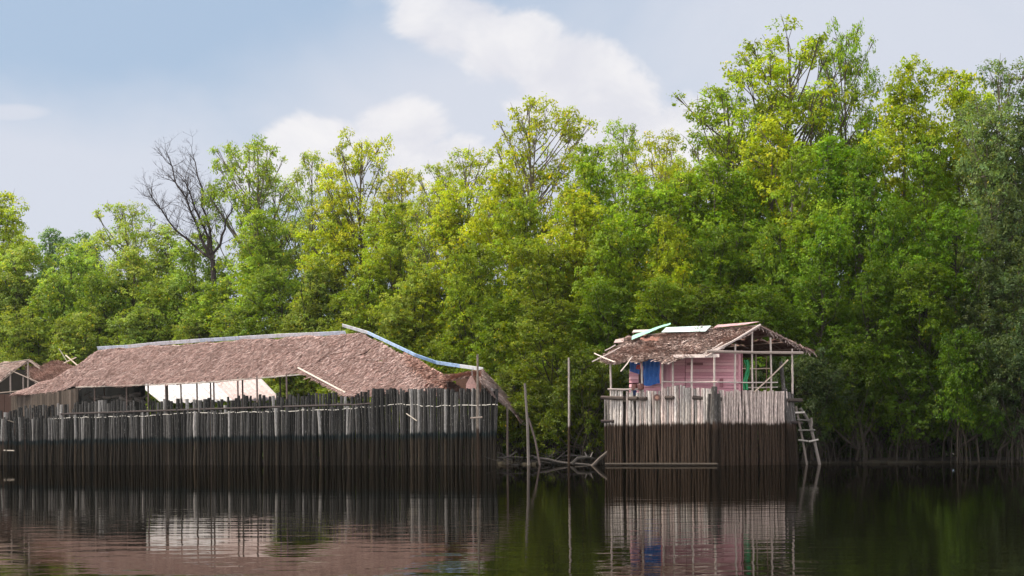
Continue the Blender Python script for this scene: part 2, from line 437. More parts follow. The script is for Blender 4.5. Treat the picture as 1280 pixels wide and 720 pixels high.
# skyline and notable trees: px, ytop, extra depth behind the shore, kind, colour, width px, label
SKY = [
 (2, 236, 14, 'tall', 'yellow', 120, 'tall yellow-green tree cut by the left edge of the picture'),
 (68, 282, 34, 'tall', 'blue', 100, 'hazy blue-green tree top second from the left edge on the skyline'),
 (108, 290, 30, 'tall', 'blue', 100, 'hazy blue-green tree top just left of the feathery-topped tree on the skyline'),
 (152, 252, 22, 'open', 'soft', 110, 'thin feathery-topped tree on the skyline left of the bare branches'),
 (205, 278, 24, 'tall', 'soft', 120, 'rounded light-green tree directly below the tips of the bare branches'),
 (312, 168, 14, 'dome', 'mid', 125, 'tall airy leafy tree immediately right of the bare leafless tree'),
 (352, 215, 20, 'open', 'soft', 95, 'airy tree top one step right of the tall leafy one by the bare tree'),
 (398, 186, 18, 'open', 'soft', 90, 'slim airy tree top in front of the small cumulus cloud at the left'),
 (455, 163, 15, 'dome', 'yellow', 130, 'high pale yellow-green tree above the right end of the long thatched roof'),
 (510, 208, 18, 'open', 'yellow', 100, 'sparse yellow-green crown dipping between two higher tops above the blue ridge strip'),
 (550, 202, 16, 'open', 'soft', 90, 'narrow light-green crown on the skyline above the broken shed corner'),
 (594, 184, 14, 'open', 'yellow', 110, 'yellow-green crown with see-through top left of the big domed crown'),
 (632, 200, 12, 'tall', 'yellow', 110, 'dense yellow-green crown tucked under the left of the big domed crown'),
 (682, 121, 20, 'dome', 'yellow', 158, 'big domed open crown rising alone at the middle of the skyline'),
 (742, 178, 15, 'tall', 'mid', 110, 'dense crown low between the domed crown and the tuft-topped tree'),
 (782, 150, 17, 'open', 'mid', 95, 'tuft-topped narrow tree right of the big domed crown'),
 (828, 165, 13, 'open', 'yellow', 100, 'yellow-tipped crown filling the dip left of the tallest trees'),
 (905, 95, 18, 'dome', 'mid', 175, 'left spreading shoulder crown of the tallest tree group, thin with visible branches'),
 (982, 30, 20, 'dome', 'yellow', 215, 'tallest broad open crown against the sky above the pink hut'),
 (1064, 22, 19, 'dome', 'mid', 105, 'slender tall open crown at the right of the tallest group with a straight trunk'),
 (965, 140, 12, 'tall', 'yellow', 150, 'dense bright yellow-green crown in front of the tallest open crown'),
 (895, 190, 10, 'tall', 'green', 140, 'dense green crown below the spreading shoulder of the tallest group'),
 (1045, 165, 11, 'tall', 'green', 150, 'dense green crown in front of the slender tall open crown'),
 (1138, 72, 13, 'tall', 'yellow', 150, 'tall dense yellow-green tree right of the slender open crown'),
 (1200, 84, 15, 'tall', 'yellow', 150, 'tall yellow-green tree between the dense one and the grey-green edge trees'),
 (1262, 72, 9, 'open', 'grey', 130, 'tall grey-green tree at the upper right corner of the woods'),
 (1300, 100, 8, 'tall', 'grey', 150, 'tall grey-green tree cut by the right edge of the picture'),
]
for a in SKY: tree(a[0], a[1], shore(a[0])+a[2], a[3], a[4], a[5], a[6])
# fill rows
def place_words(px):
    for lim, w in ((60, 'behind the far left broken shed'), (150, 'behind the left end of the long thatched roof'), (250, 'behind the left half of the long thatched roof'),
                   (350, 'behind the middle of the long thatched roof'), (440, 'behind the right half of the long thatched roof'), (540, 'behind the blue ridge strip'),
                   (625, 'behind the right end of the dark stake fence'), (700, 'above the driftwood between the two buildings'), (765, 'just left of the pink hut'),
                   (850, 'behind the left half of the pink hut'), (930, 'behind the ridge of the pink hut'), (1000, 'behind the open gable of the pink hut'),
                   (1075, 'just right of the ladder'), (1160, 'between the ladder and the right edge'), (1235, 'close to the right edge')):
        if px < lim: return w
    return 'at the right edge of the bank'
ROWN = {1: 'shorter front-row', 2: 'second-row', 3: 'third-row', 0: 'low waterside'}
def fill(row, pxs, ys, off, kind, cols, w):
    seen = {}
    for i, px in enumerate(pxs):
        c = cols(px)
        if row < 2 and c == 'yellow': c = 'mid'
        pw = place_words(px)
        yt = float(np.interp(px, *ys))+prnd.uniform(-14, 14)
        sz = {0: 'bushy', 1: 'dense', 2: 'taller', 3: 'tall'}[row]
        k = (pw, c); seen[k] = seen.get(k, 0)+1
        lab = '%s %s tree, %s row, %s' % (sz, CW[c], {0: 'waterside', 1: 'front', 2: 'second', 3: 'third'}[row], pw)
        if seen[k] > 1: lab = lab.replace(' mangrove','').replace('the left half of ','').replace('the right half of ','')+', right one'
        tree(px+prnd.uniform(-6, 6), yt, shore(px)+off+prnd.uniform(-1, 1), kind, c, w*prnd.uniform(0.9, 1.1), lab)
def cw_(px):
    if px < 300: return ['soft', 'mid', 'soft', 'green'][int(px/37) % 4]
    if px < 620: return ['soft', 'yellow', 'mid'][int(px/41) % 3]
    if px < 860: return ['mid', 'yellow', 'green'][int(px/43) % 3]
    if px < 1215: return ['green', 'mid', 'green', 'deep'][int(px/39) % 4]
    return 'grey'
fill(3, [30, 95, 165, 250, 330, 420, 490, 565, 655, 725, 800, 860, 930, 1000, 1085, 1165, 1240],
     ([0, 150, 300, 400, 600, 700, 840, 900, 1000, 1100, 1280], [300, 315, 280, 255, 245, 235, 220, 215, 190, 170, 150]), 10, 'tall', cw_, 115)
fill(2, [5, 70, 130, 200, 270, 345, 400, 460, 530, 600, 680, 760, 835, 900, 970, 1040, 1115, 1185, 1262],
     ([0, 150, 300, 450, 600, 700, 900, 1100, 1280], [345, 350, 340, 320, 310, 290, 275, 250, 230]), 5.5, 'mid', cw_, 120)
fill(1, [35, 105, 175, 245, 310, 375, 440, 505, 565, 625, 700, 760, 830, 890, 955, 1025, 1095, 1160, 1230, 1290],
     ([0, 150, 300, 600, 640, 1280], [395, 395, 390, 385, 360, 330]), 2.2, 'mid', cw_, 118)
def cl_(px):
    if px < 720: return 'mid'
    if px < 800: return 'yellow'
    if px < 1050: return 'grey'
    if px < 1215: return 'green'
    return 'grey'
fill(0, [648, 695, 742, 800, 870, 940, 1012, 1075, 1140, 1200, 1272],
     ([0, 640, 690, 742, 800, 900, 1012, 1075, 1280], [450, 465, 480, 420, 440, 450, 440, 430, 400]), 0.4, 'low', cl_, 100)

# understory that nobody could count, deep in the wood
rs = np.random.RandomState(3)
lob = []
for i in range(1500):
    if i == 900: rs = np.random.RandomState(4)
    px = rs.uniform(-80, 1380); D = shore(px)+rs.uniform(9, 30); z = rs.uniform(1.0, 11)
    if i >= 900: D = shore(px)+rs.uniform(6, 11); z = rs.uniform(0.3, 2.2)
    lob.append((np.array([(px-CX)/F*D, D, z]), rs.uniform(1.0, 1.8), rs.uniform(0.6, 1.1)))
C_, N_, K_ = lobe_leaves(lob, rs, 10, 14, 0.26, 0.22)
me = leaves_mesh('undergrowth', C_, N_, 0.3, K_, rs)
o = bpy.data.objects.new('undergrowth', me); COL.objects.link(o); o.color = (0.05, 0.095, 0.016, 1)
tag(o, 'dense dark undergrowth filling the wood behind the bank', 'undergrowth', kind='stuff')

# bare tree
def bare():
    rg = random.Random(8); px0 = 268; D = shore(268)+9
    base = Vector(((px0-CX)/F*D, D, 0.15))
    t = thing('bare_tree', base, 'leafless dead tree with dark spreading branches against the sky at the left', 'tree')
    b = MB(); tw = MB(); col = (0.045, 0.035, 0.035)
    fork = P(266, 325, D)
    b.rod([base, base.lerp(fork, .5)+Vector((.3, 0, 0)), fork], [.3, .24, .2], 8, col)
    def grow(p, d, ln, r, dep):
        pts = [p]; dd = d.copy()
        for k in range(4):
            dd = (dd+Vector((rg.gauss(0, .13), rg.gauss(0, .13), rg.gauss(0.03, .10)))).normalized(); pts.append(pts[-1]+dd*ln/4)
        (b if dep < 2 else tw).rod(pts, [r*(1-.5*k/4) for k in range(5)], 5 if dep < 3 else 3, col, cap=False)
        if dep >= 5 or ln < 0.35: return
        for k in range(3 if dep else 3):
            q = pts[rg.choice([2, 3, 4, 4])]; a = Vector((rg.gauss(0, .6), rg.gauss(0, .6), rg.gauss(.15, .4)))
            grow(q, (dd+a).normalized(), ln*rg.uniform(.5, .75), r*.55, dep+1)
    for (tx, ty) in ((190, 247), (216, 208), (245, 203), (232, 228), (290, 255)):
        T = P(tx, ty, D+rg.uniform(-1.5, 1.5)); v = T-fork
        # limb with side branches
        n = 7; pts = [fork+v*i/n+Vector((rg.gauss(0, .16), rg.gauss(0, .16), -0.5*math.sin(math.pi*i/n)*(1 if tx < 220 else 0.1))) for i in range(n+1)]
        b.rod(pts, [.12*(1-.75*i/n)+.012 for i in range(n+1)], 6, col, cap=False)
        for i in range(2, n+1):
            for _ in range(5 if tx < 240 else 2):
                d = (v.normalized()*.7+Vector((rg.gauss(0, .6), rg.gauss(0, .6), rg.gauss(.25, .4)))).normalized()
                grow(pts[i], d, v.length*rg.uniform(.12, .2), .03, 2)
    b.build('trunk', BARK, t); tw.build('twigs', BARK, t)
bare()

# ------------------------------------------------------------------ the long compound on the left
FA = Vector(((625-CX)/F*102, 102)); FB = Vector(((0-CX)/F*142, 142))
fd = (FB-FA).normalized(); fn_ = Vector((-fd.y, fd.x)); 
if fn_.y < 0: fn_ = -fn_
def DL(px, off=0.0):
    p = FA+fn_*off; return Dline(px, p, fd)
def PL(px, py, off=0.0): return P(px, py, DL(px, off))

def stake(mb, px, D, ytop, wpx, col, rg, zb=-0.7, lean=0.02):
    r = wpx/2/F*D; top = P(px, ytop, D); x0 = top.x+rg.gauss(0, lean); zt = top.z
    n = 4; pts = []
    for k in range(n+1):
        q = k/n; pts.append((x0*(1-q)+top.x*q+rg.gauss(0, .02), D+rg.gauss(0, .02), zb+(zt-zb)*q))
    mb.rod(pts, [r*rg.uniform(.92, 1.08) for _ in pts], 6, col, jit=0.22, rng=rg)

def palisade(name, root, specs, mt, nparts=100):
    specs.sort(key=lambda s: -s[3]*1.0 if False else 0)
    order = sorted(range(len(specs)), key=lambda i: -(specs[i][2]))  # widest first
    keep = set(order[:nparts])
    rest = MB(); rg = random.Random(17)
    for i, (px, D, w, yt, col, zb, lean) in enumerate(specs):
        if i in keep:
            mb = MB(); stake(mb, px, D, yt, w, col, rg, zb, lean); mb.build('stake', mt, root)
        else: stake(rest, px, D, yt, w, col, rg, zb, lean)
    if rest.v:
        o = rest.build('thin_stakes', mt, root); o['kind'] = 'stuff'

rg = random.Random(21)
TOPX = [-30, 0, 20, 27, 75, 100, 140, 200, 250, 300, 340, 425, 436, 455, 470, 600, 620]
TOPY = [515, 513.5, 511, 507, 504, 501, 499.5, 499, 496.5, 494, 490, 490, 497, 486.5, 485.5, 485, 485]
ROPX = [-30, 0, 75, 175, 225, 300, 340, 425, 500, 540, 620]
ROPY = [526, 525, 521.5, 519, 516, 514.5, 513.5, 511, 504, 507, 505]
fence = thing('palisade_fence', (FA.x, FA.y, 0), 'long dark grey fence of upright wooden stakes around the left sheds, standing in the water', 'fence')
specs = []
def gcol():
    k = rg.random()
    if k < 0.55: c = rg.uniform(0.015, 0.045)
    elif k < 0.86: c = rg.uniform(0.045, 0.10)
    else: c = rg.uniform(0.15, 0.32)
    return (c*1.03, c*0.98, c*.96)
px = 623.0
while px > -22:      # front tier up to the rope line
    w = rg.choice([rg.uniform(2.2, 3.6), rg.uniform(2.4, 4.2), rg.uniform(4, 6)])*(0.8 if px < 200 else 1)
    specs.append((px-w/2, DL(px), w, float(np.interp(px, ROPX, ROPY))+rg.uniform(-3.5, 2) if px < 470 else float(np.interp(px, TOPX, TOPY))+rg.choice([0, 1, 4, 8])*rg.random(), gcol(), -0.7, .075)); px -= w*0.97
px = 620.0
while px > -22:      # taller tier behind, with gaps
    w = rg.choice([rg.uniform(2.2, 3.4), rg.uniform(2.6, 4.6), rg.uniform(4, 6)])*(0.8 if px < 200 else 1)
    ty = float(np.interp(px, TOPX, TOPY))+abs(rg.gauss(0, 3.2))
    if 75 < px < 470 and rg.random() < 0.16: ty += rg.uniform(5, 12)
    specs.append((px-w/2, DL(px, 0.28), w, ty, gcol(), -0.7, .075)); px -= w*1.08
palisade('palisade', fence, specs, STAKE_GREY, 100)
b = MB()             # rope binding
pts = []
x = 622
while x > 60: pts.append(P(x, float(np.interp(x, ROPX, ROPY))+1+rg.uniform(-.9, .9), DL(x)-0.15)); x -= 5
b.rod(pts, 0.022, 5, (0.5, 0.48, 0.45)); b.build('rope', WOOD, fence)
b = MB()
for (xa, xb, off, dy) in ((75, 260, .14, -4), (255, 440, .14, -4), (440, 470, .14, -3)):
    b.rod([P(xa, np.interp(xa, ROPX, ROPY)+dy, DL(xa, off)), P(xb, np.interp(xb, ROPX, ROPY)+dy, DL(xb, off))], 0.06, 6, (0.06, 0.05, 0.05))
b.build('rail', WOOD, fence)
b = MB(); b.rod([P(5, 563, DL(5)-.25), P(18, 563.5, DL(18)-.25)], 0.05, 6, (.3, .27, .24)); b.build('cross_stick', WOOD, fence); b = MB(); b.rod([P(8, 525, DL(8)-.15), P(18, 528, DL(18)-.15)], .04, 6, (.08, .07, .06))
b.build('cross_stick', WOOD, fence)
b = MB(); b.rod([P(508, 517, DL(508)-.3), P(521, 526, DL(521)-.3)], .03, 5, (.4, .36, .32)); b.build('loose_stick', WOOD, fence)

# thatch
def inpoly(x, y, poly):
    c = False; j = len(poly)-1
    for i in range(len(poly)):
        xi, yi = poly[i]; xj, yj = poly[j]
        if (yi > y) != (yj > y) and x < (xj-xi)*(y-yi)/(yj-yi)+xi: c = not c
        j = i
    return c
PAL_PINK = [(.31, .205, .19), (.25, .165, .152), (.37, .265, .25), (.17, .105, .095), (.48, .385, .37), (.29, .215, .205)]
PAL_GREY = [(.44, .34, .31), (.54, .44, .41), (.35, .25, .23), (.64, .55, .52), (.24, .16, .14), (.48, .38, .35)]
PAL_ORNG = [(.36, .21, .175), (.44, .28, .24), (.28, .16, .135), (.50, .36, .32)]
def thatch(name, poly3, parent, pal, dens=95, holes=(), seed=1, sag=0.05, fringe=0.35, rag=0.06):
    """poly3: list of 3-D points on a plane (first two along the top); holes: (3-D point, radius)"""
    rg = random.Random(seed)
    p0 = poly3[0]; n = Vector((0, 0, 0))
    for i in range(len(poly3)):
        a_, b_ = poly3[i], poly3[(i+1) % len(poly3)]
        n += Vector(((a_.y-b_.y)*(a_.z+b_.z), (a_.z-b_.z)*(a_.x+b_.x), (a_.x-b_.x)*(a_.y+b_.y)))
    n.normalize()
    if n.z < 0: n = -n
    dn = (Vector((0, 0, -1))+n*n.z).normalized()         # down the slope
    al = dn.cross(n).normalized()
    P2 = [((p-p0).dot(al), (p-p0).dot(dn)) for p in poly3]
    H2 = [((h-p0).dot(al), (h-p0).dot(dn), r) for h, r in holes]
    x0 = min(p[0] for p in P2); x1 = max(p[0] for p in P2); y0 = min(p[1] for p in P2); y1 = max(p[1] for p in P2)
    def hole(x, y):
        for hx, hy, r in H2:
            if ((x-hx)/1.3)**2+(y-hy)**2 < (r*(1+.35*math.sin(9*x+5*y)))**2: return True
        return False
    def disp(x, y): return sag*(math.sin(x*1.1+seed)+.6*math.sin(x*2.7+y*1.9)+.4*math.sin(y*3.1+x*.7))
    mb = MB(); s = 0.14
    nx = int((x1-x0)/s)+2; ny = int((y1-y0)/s)+2
    def pt(x, y, h=0): return p0+al*x+dn*y+n*(disp(x, y)+h)
    for i in range(nx):
        for j in range(ny):
            x = x0+(i+.5)*s; y = y0+(j+.5)*s
            if not inpoly(x, y, P2) or hole(x, y): continue
            c = rg.choice(pal); c = tuple(k*.75 for k in c)
            q = [(x-s/2, y-s/2), (x+s/2, y-s/2), (x+s/2, y+s/2), (x-s/2, y+s/2)]
            vs = [pt(*k) for k in q]+[pt(k[0], k[1], -0.05) for k in q]
            mb.add(vs, [(0, 1, 2, 3), (7, 6, 5, 4), (0, 4, 5, 1), (1, 5, 6, 2), (2, 6, 7, 3), (3, 7, 4, 0)], c)
    cnt = int((x1-x0)*(y1-y0)*dens)
    for _ in range(cnt):
        x = rg.uniform(x0, x1); y = rg.uniform(y0, y1)
        if not inpoly(x, y, P2) or hole(x, y): continue
        y = y0+round((y-y0)/.22)*.22+rg.uniform(-.05, .05)
        ln = rg.uniform(.14, .36); w = rg.uniform(.014, .036); an = rg.gauss(0, .24)
        dx = math.sin(an); dy = math.cos(an)
        h0 = rg.uniform(.0, .03); h1 = h0+rg.uniform(.01, rag+.03)
        mx_, my_ = x+dx*ln, y+dy*ln
        if not inpoly(x+dx*ln*.5, y+dy*ln*.4, P2) and rg.random() > fringe: continue
        c = rg.choice(pal); k = rg.uniform(.7, 1.2); c = tuple(q*k for q in c)
        a_ = pt(x-dy*w, y+dx*w, h0); b_ = pt(x+dy*w, y-dx*w, h0); c_ = pt(mx_+dy*w*.7, my_-dx*w*.7, h1); d_ = pt(mx_-dy*w*.7, my_+dx*w*.7, h1)
        mb.add([a_, b_, c_, d_], [(0, 1, 2, 3)], c)
    return mb.build(name, THATCH, parent)

shed_loc = PL(250, 500, 4); shed_loc.z = 0
shed = thing('thatched_shed', shed_loc, 'long open-sided shed with a sagging reddish palm-thatch roof behind the dark stake fence', 'shed')
E1 = PL(95, 482, 2.2); E2 = PL(379, 467, 2.7); RR = PL(430, 418, 6.0)
PLF = plane3(E1, E2, RR)
def q(px, py): return onplane(px, py, PLF)
PLR = plane3(q(431, 418), q(379, 466), PL(578, 492, 1.3))
print('OFFS', [round((onplane(x_, y_, PLR).xy-FA).dot(fn_), 2) for x_, y_ in ((430, 497), (500, 500), (578, 495), (520, 447), (452, 416))])
main = [(122, 438), (200, 432.5), (300, 425), (430, 418), (432, 430), (379, 466),
        (320, 472), (260, 477), (190, 480), (160, 482), (95, 482)]
roof = thatch('roof', [q(*p) for p in main], shed, PAL_PINK, 175, [], 3)
def qr(px, py): return onplane(px, py, PLR)
thatch('lower_roof', [qr(*p) for p in ((427, 418), (452, 416), (490, 437), (530, 458), (566, 479), (580, 489), (583, 494), (500, 494), (430, 495), (405, 481), (378, 466))], shed, PAL_PINK, 175, [(qr(457, 441), .26), (qr(452, 443), .12), (qr(477, 451), .13), (qr(490, 466), .1), (qr(462, 437), .09), (qr(520, 462), .11), (qr(540, 478), .1)], 14)
HL = DL(12, 1.0)
hip = [P(122, 438, (q(122, 438)).y), P(95, 482, (q(95, 482)).y), P(60, 491, DL(60, 1.4)), P(12, 494, HL)]
plh = plane3(hip[0], hip[1], P(12, 494, HL))
thatch('roof_end', [onplane(*p, plh) for p in ((122.5, 438), (96, 482.5), (75, 489), (12, 494.5), (30, 487), (70, 471), (95, 456))], shed, PAL_PINK, 130, (), 4)
rl, rr_ = q(122, 438), q(430, 418)
bk = Vector((fn_.x, fn_.y, 0))
thatch('roof_back', [rl, rr_+Vector((.2, 0, 0)), rr_+bk*2.6-Vector((0, 0, 1.5)), rl+bk*2.6-Vector((0, 0, 1.5))], shed, PAL_GREY, 8, (), 5)
b = MB()
ca = [(122, 437), (160, 435), (200, 431), (250, 427.5), (300, 424.5), (350, 421.5), (400, 419.5), (432, 418)]
for i in range(len(ca)-1):
    a_ = q(*ca[i])+Vector((0, -.05, .10)); c_ = q(*ca[i+1])+Vector((0, -.05, .10))
    b.board(a_, c_, (0, -.5, .8), .24, .03, (.62, .64, .72) if i % 3 else (.5, .58, .72))
b.build('ridge_cap', METAL, shed)
b = MB()
cb = [(428, 406.5), (460, 419), (500, 438), (520, 447.5), (545, 453), (575, 457.5), (604, 461.5)]
cbp = [PL(*cb[0], 5.6)]+[qr(*p)+Vector((0, -.1, .15)) for p in cb[1:4]]+[PL(*cb[4], 4.4), PL(*cb[5], 3.9), PL(*cb[6], 3.4)]
for i in range(len(cb)-1):
    c = [(.62, .66, .72), (.34, .48, .72), (.30, .45, .72), (.30, .45, .72), (.33, .48, .74), (.6, .62, .68)][i]
    b.board(cbp[i], cbp[i+1], (0, -.4, .9), .19, .04, c)
b.build('ridge_strip', METAL, shed)
# posts under the eave
b_specs = [(118, 479, 2.4), (130, 481, 5), (158, 481, 2.4), (185, 479, 2.4), (207, 479, 2.4), (209, 479, 5), (226, 478, 5), (246, 478, 2.4), (263, 476, 5), (267, 476, 2.4), (297, 473, 2.4), (303, 473, 5), (321, 472, 2.4), (350, 470, 5), (358, 470, 2.4)]
for px_, yt, off in b_specs:
    b = MB(); D = DL(px_, off); tp = P(px_, yt-2, D); b.rod([(tp.x, D, -.5), (tp.x+.03, D, tp.z*.6), tp], .055, 6, (.17, .13, .12)); b.build('post', WOOD, shed)
b = MB(); b.rod([qr(373, 461)+Vector((0, -.15, .05)), qr(432, 492)+Vector((0, -.15, .05))], .06, 5, (.5, .44, .40))
b.build('rafter', WOOD, shed)
b = MB(); b.rod([q(95, 483)+Vector((0, .02, -.06)), q(190, 481), q(260, 478), q(379, 468)], .045, 5, (.42, .38, .35)); b.build('eave_pole', WOOD, shed)
b = MB(); b.rod([qr(532, 485)+Vector((0, -.3, .1)), qr(549, 468)+Vector((0, -.3, .1))], .05, 5, (.16, .07, .06)); b.build('rafter', WOOD, shed)
# back wall at the left end, its boards blackened to stand for interior shade; woven brown wall on the left
b = MB(); x = 92
while x < 178:
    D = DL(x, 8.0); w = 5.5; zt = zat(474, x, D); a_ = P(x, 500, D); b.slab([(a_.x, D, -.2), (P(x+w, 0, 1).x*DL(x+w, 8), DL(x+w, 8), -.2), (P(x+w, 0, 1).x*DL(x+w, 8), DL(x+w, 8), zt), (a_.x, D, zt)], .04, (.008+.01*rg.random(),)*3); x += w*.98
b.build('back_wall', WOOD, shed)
b = MB(); x = 14
while x < 96:
    D0, D1 = DL(x, 1.3), DL(x+3, 1.3); yt = float(np.interp(x, [14, 60, 75, 96], [495, 490, 488, 484]))+rg.uniform(0, 1.5)
    a_ = P(x, yt, D0); c_ = P(x+2.8, yt, D1); c = rg.uniform(.03, .11)
    b.slab([(a_.x, a_.y, 2.6), (c_.x, c_.y, 2.6), c_, a_], .05, (c*1.05, c*.84, c*.72)); x += 3
b.build('side_wall', WOOD, shed)
b = MB()
for k in range(16):
    x = rg.uniform(98, 180); D = DL(x, 3.5); c = rg.uniform(.1, .3); p_ = P(x, 497+rg.uniform(-3, 2), D)
    b.rod([p_, p_+Vector((rg.uniform(.3, .9), .2, rg.uniform(-.3, .3)))], rg.uniform(.05, .14), 6, (c, c*.9, c*.85), jit=.3)
o = b.build('firewood_pile', WOOD); tag(o, 'heap of pale sticks and bundles under the left eave of the long shed', 'firewood')

# broken corner annex right of the shed
ann_loc = PL(590, 500, 3); ann_loc.z = 0
ann = thing('porch_annex', ann_loc, 'small broken thatched annex with orange-tinged fringe at the right end of the stake fence', 'shed')
pa = plane3(PL(560, 472, 1.2), PL(602, 470, 1.2), PL(600, 461, 3.2))
thatch('awning', [onplane(*p, pa) for p in ((556, 468), (575, 465), (604, 461.5), (603, 472), (585, 472), (566, 476), (552, 474))], ann, PAL_ORNG, 330, (), 6, fringe=.9)
pb = plane3(PL(604, 462, 3.2), PL(604, 470, 1.2), PL(656, 530, 4.5))
thatch('roof', [onplane(*p, pb) for p in ((602, 463), (612, 470), (628, 489), (640, 501), (656, 528), (652, 530), (638, 512), (622, 499), (602, 480))], ann, PAL_GREY, 260, (), 7, fringe=.9)
pc = (PLR[0]+Vector((0, -.12, .16)), PLR[1])
thatch('broken_slope', [onplane(*p, pc) for p in ((505, 441), (525, 451), (545, 463), (560, 474), (580, 490), (572, 492), (545, 480), (520, 462))], ann, PAL_ORNG, 300, (), 8, fringe=.9, rag=.15)
for x_, yt, off in ((560, 472, 1.3), (603, 470, 1.3), (618, 480, 3), (634, 505, 4)):
    b = MB(); D = DL(x_, off) if x_ < 615 else 104; tp = P(x_, yt, D); b.rod([(tp.x, D, -.4), tp], .06, 6, (.15, .12, .11)); b.build('post', WOOD, ann)
b = MB()
for k in range(10):
    y = 473+k*2.6; b.board(PL(570, y+1, 4.2), PL(612, y, 4.2), (0, 0, 1), .11, .03, (.10, .055, .045))
b.build('back_wall', WOOD, ann)
b = MB(); p_ = PL(589, 480, .6); 
vs = [p_+Vector(v_) for v_ in ((-.28, 0, -.28), (.25, 0, -.32), (.27, .05, .0), (.05, 0, .42), (-.05, 0, .40), (-.26, .05, .02))]
b.slab([vs[0], vs[1], vs[2], vs[5]], .04, (.5, .28, .24)); b.slab([vs[5], vs[2], vs[3], vs[4]], .04, (.5, .3, .26)); b.rod([vs[3], vs[3]+Vector((0, 0, .45))], .012, 4, (.4, .4, .4))
o = b.build('hanging_cloth', TARP); tag(o, 'small salmon-pink cloth hanging by a string under the annex roof', 'cloth')

# white corrugated roof behind the shed
mshed_loc = PL(260, 500, 14); mshed_loc.z = 0
ms = thing('metal_roofed_shed', mshed_loc, 'low shed with a whitish corrugated metal roof seen under the long thatched roof', 'shed')
pm = plane3(PL(205, 502, 9.5), PL(350, 494, 9.5), PL(260, 470, 12.5))
A_, B_, C2, D2 = [onplane(*p, pm) for p in ((202, 504), (352, 500), (318, 464), (158, 468))]
b = MB(); nc = 90
for i in range(nc):
    t0 = i/nc; t1 = (i+1)/nc; h0 = .05*math.sin(i*math.pi*.5); h1 = .05*math.sin((i+1)*math.pi*.5)
    upv = pm[1] if pm[1].z > 0 else -pm[1]
    a0 = A_.lerp(B_, t0)+upv*h0; a1 = A_.lerp(B_, t1)+upv*h1; d0 = D2.lerp(C2, t0)+upv*h0; d1 = D2.lerp(C2, t1)+upv*h1
    c = (.52, .52, .56) if t0 < .62 else (.46, .38, .39)
    if i % 15 == 14: c = (.4, .38, .4)
    b.slab([a0, a1, d1, d0], .01, c)
b.build('roof', METAL, ms)
for A3 in (A_, B_, C2, D2):
    b = MB(); b.rod([(A3.x, A3.y, 0), A3-Vector((0, 0, .05))], .07, 6, (.2, .17, .15)); b.build('post', WOOD, ms)

# broken shed at the far left
bs_loc = PL(20, 500, 6); bs_loc.z = 0
bs = thing('broken_shed', bs_loc, 'half-collapsed thatched shed with open dark gables at the far left edge', 'shed')
p1 = plane3(PL(0, 478, 5.5), PL(-40, 481, 5.5), PL(35, 450, 9))
thatch('roof', [onplane(*p, p1) for p in ((-40, 458), (0, 454), (37, 450), (30, 455), (14, 463), (0, 477), (-40, 490))], bs, PAL_GREY, 220, (), 9)
p2 = plane3(PL(35, 480, 5), PL(80, 478, 6), PL(70, 456, 11))
thatch('roof_slope', [onplane(*p, p2) for p in ((32, 459), (50, 461), (60, 456), (72, 452), (88, 456), (97, 462), (80, 474), (52, 484), (40, 475))], bs, PAL_GREY, 260, [(onplane(57, 466, p2), .12)], 10, rag=.2)
p3 = plane3(PL(35, 450, 9), PL(52, 461, 9), PL(35, 450, 12))
thatch('gable_edge', [PL(35, 450, 9), PL(51, 460.5, 9), PL(53, 460.5, 13), PL(38, 450, 13)], bs, PAL_GREY, 60, (), 11)
b = MB()
for a_, c_ in (((0, 457), (50, 479)), ((37, 449), (0, 478)), ((36, 450), (50, 461)), ((0, 455), (37, 449.5)), ((-10, 492), (42, 487))):
    b.rod([PL(a_[0], a_[1], 4.8), PL(c_[0], c_[1], 4.8)], .042, 6, (.22, .18, .16))
b.build('rafters', WOOD, bs)
for x_, yt in ((13, 465), (35, 452), (29, 470), (-5, 470)):
    b = MB(); D = DL(x_, 4.9); tp = P(x_, yt, D); b.rod([(tp.x, D, -.4), tp], .06, 6, (.3, .25, .23)); b.build('post', WOOD, bs)
b = MB()
for k in range(11):
    x = -30+k*12; D = DL(x, 12); a_ = P(x, 462, D); D1 = DL(x+12, 12); c_ = P(x+12, 462, D1)
    b.slab([(a_.x, a_.y, 0), (c_.x, c_.y, 0), c_, a_], .05, (.012, .010, .009))  # boards coloured near-black to carry the shade inside the shed
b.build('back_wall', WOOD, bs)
b = MB()
for k in range(8):
    x = -30+k*9; a_ = P(x, 493, DL(x, 3.5)); c_ = P(x+8.5, 492.5, DL(x+8.5, 3.5))
    b.slab([(a_.x, a_.y, 1), (c_.x, c_.y, 1), c_, a_], .05, (.045, .026, .022))
b.build('front_wall', WOOD, bs)
b = MB()
b.rod([PL(82, 444, 9), PL(97, 457, 9)], .05, 5, (.5, .42, .35)); b.rod([PL(80, 454, 9), PL(95, 447, 9)], .05, 5, (.5, .42, .35)); b.rod([PL(74, 436, 9), PL(84, 452, 9)], .03, 5, (.3, .27, .25))
b.build('roof_sticks', WOOD, bs)

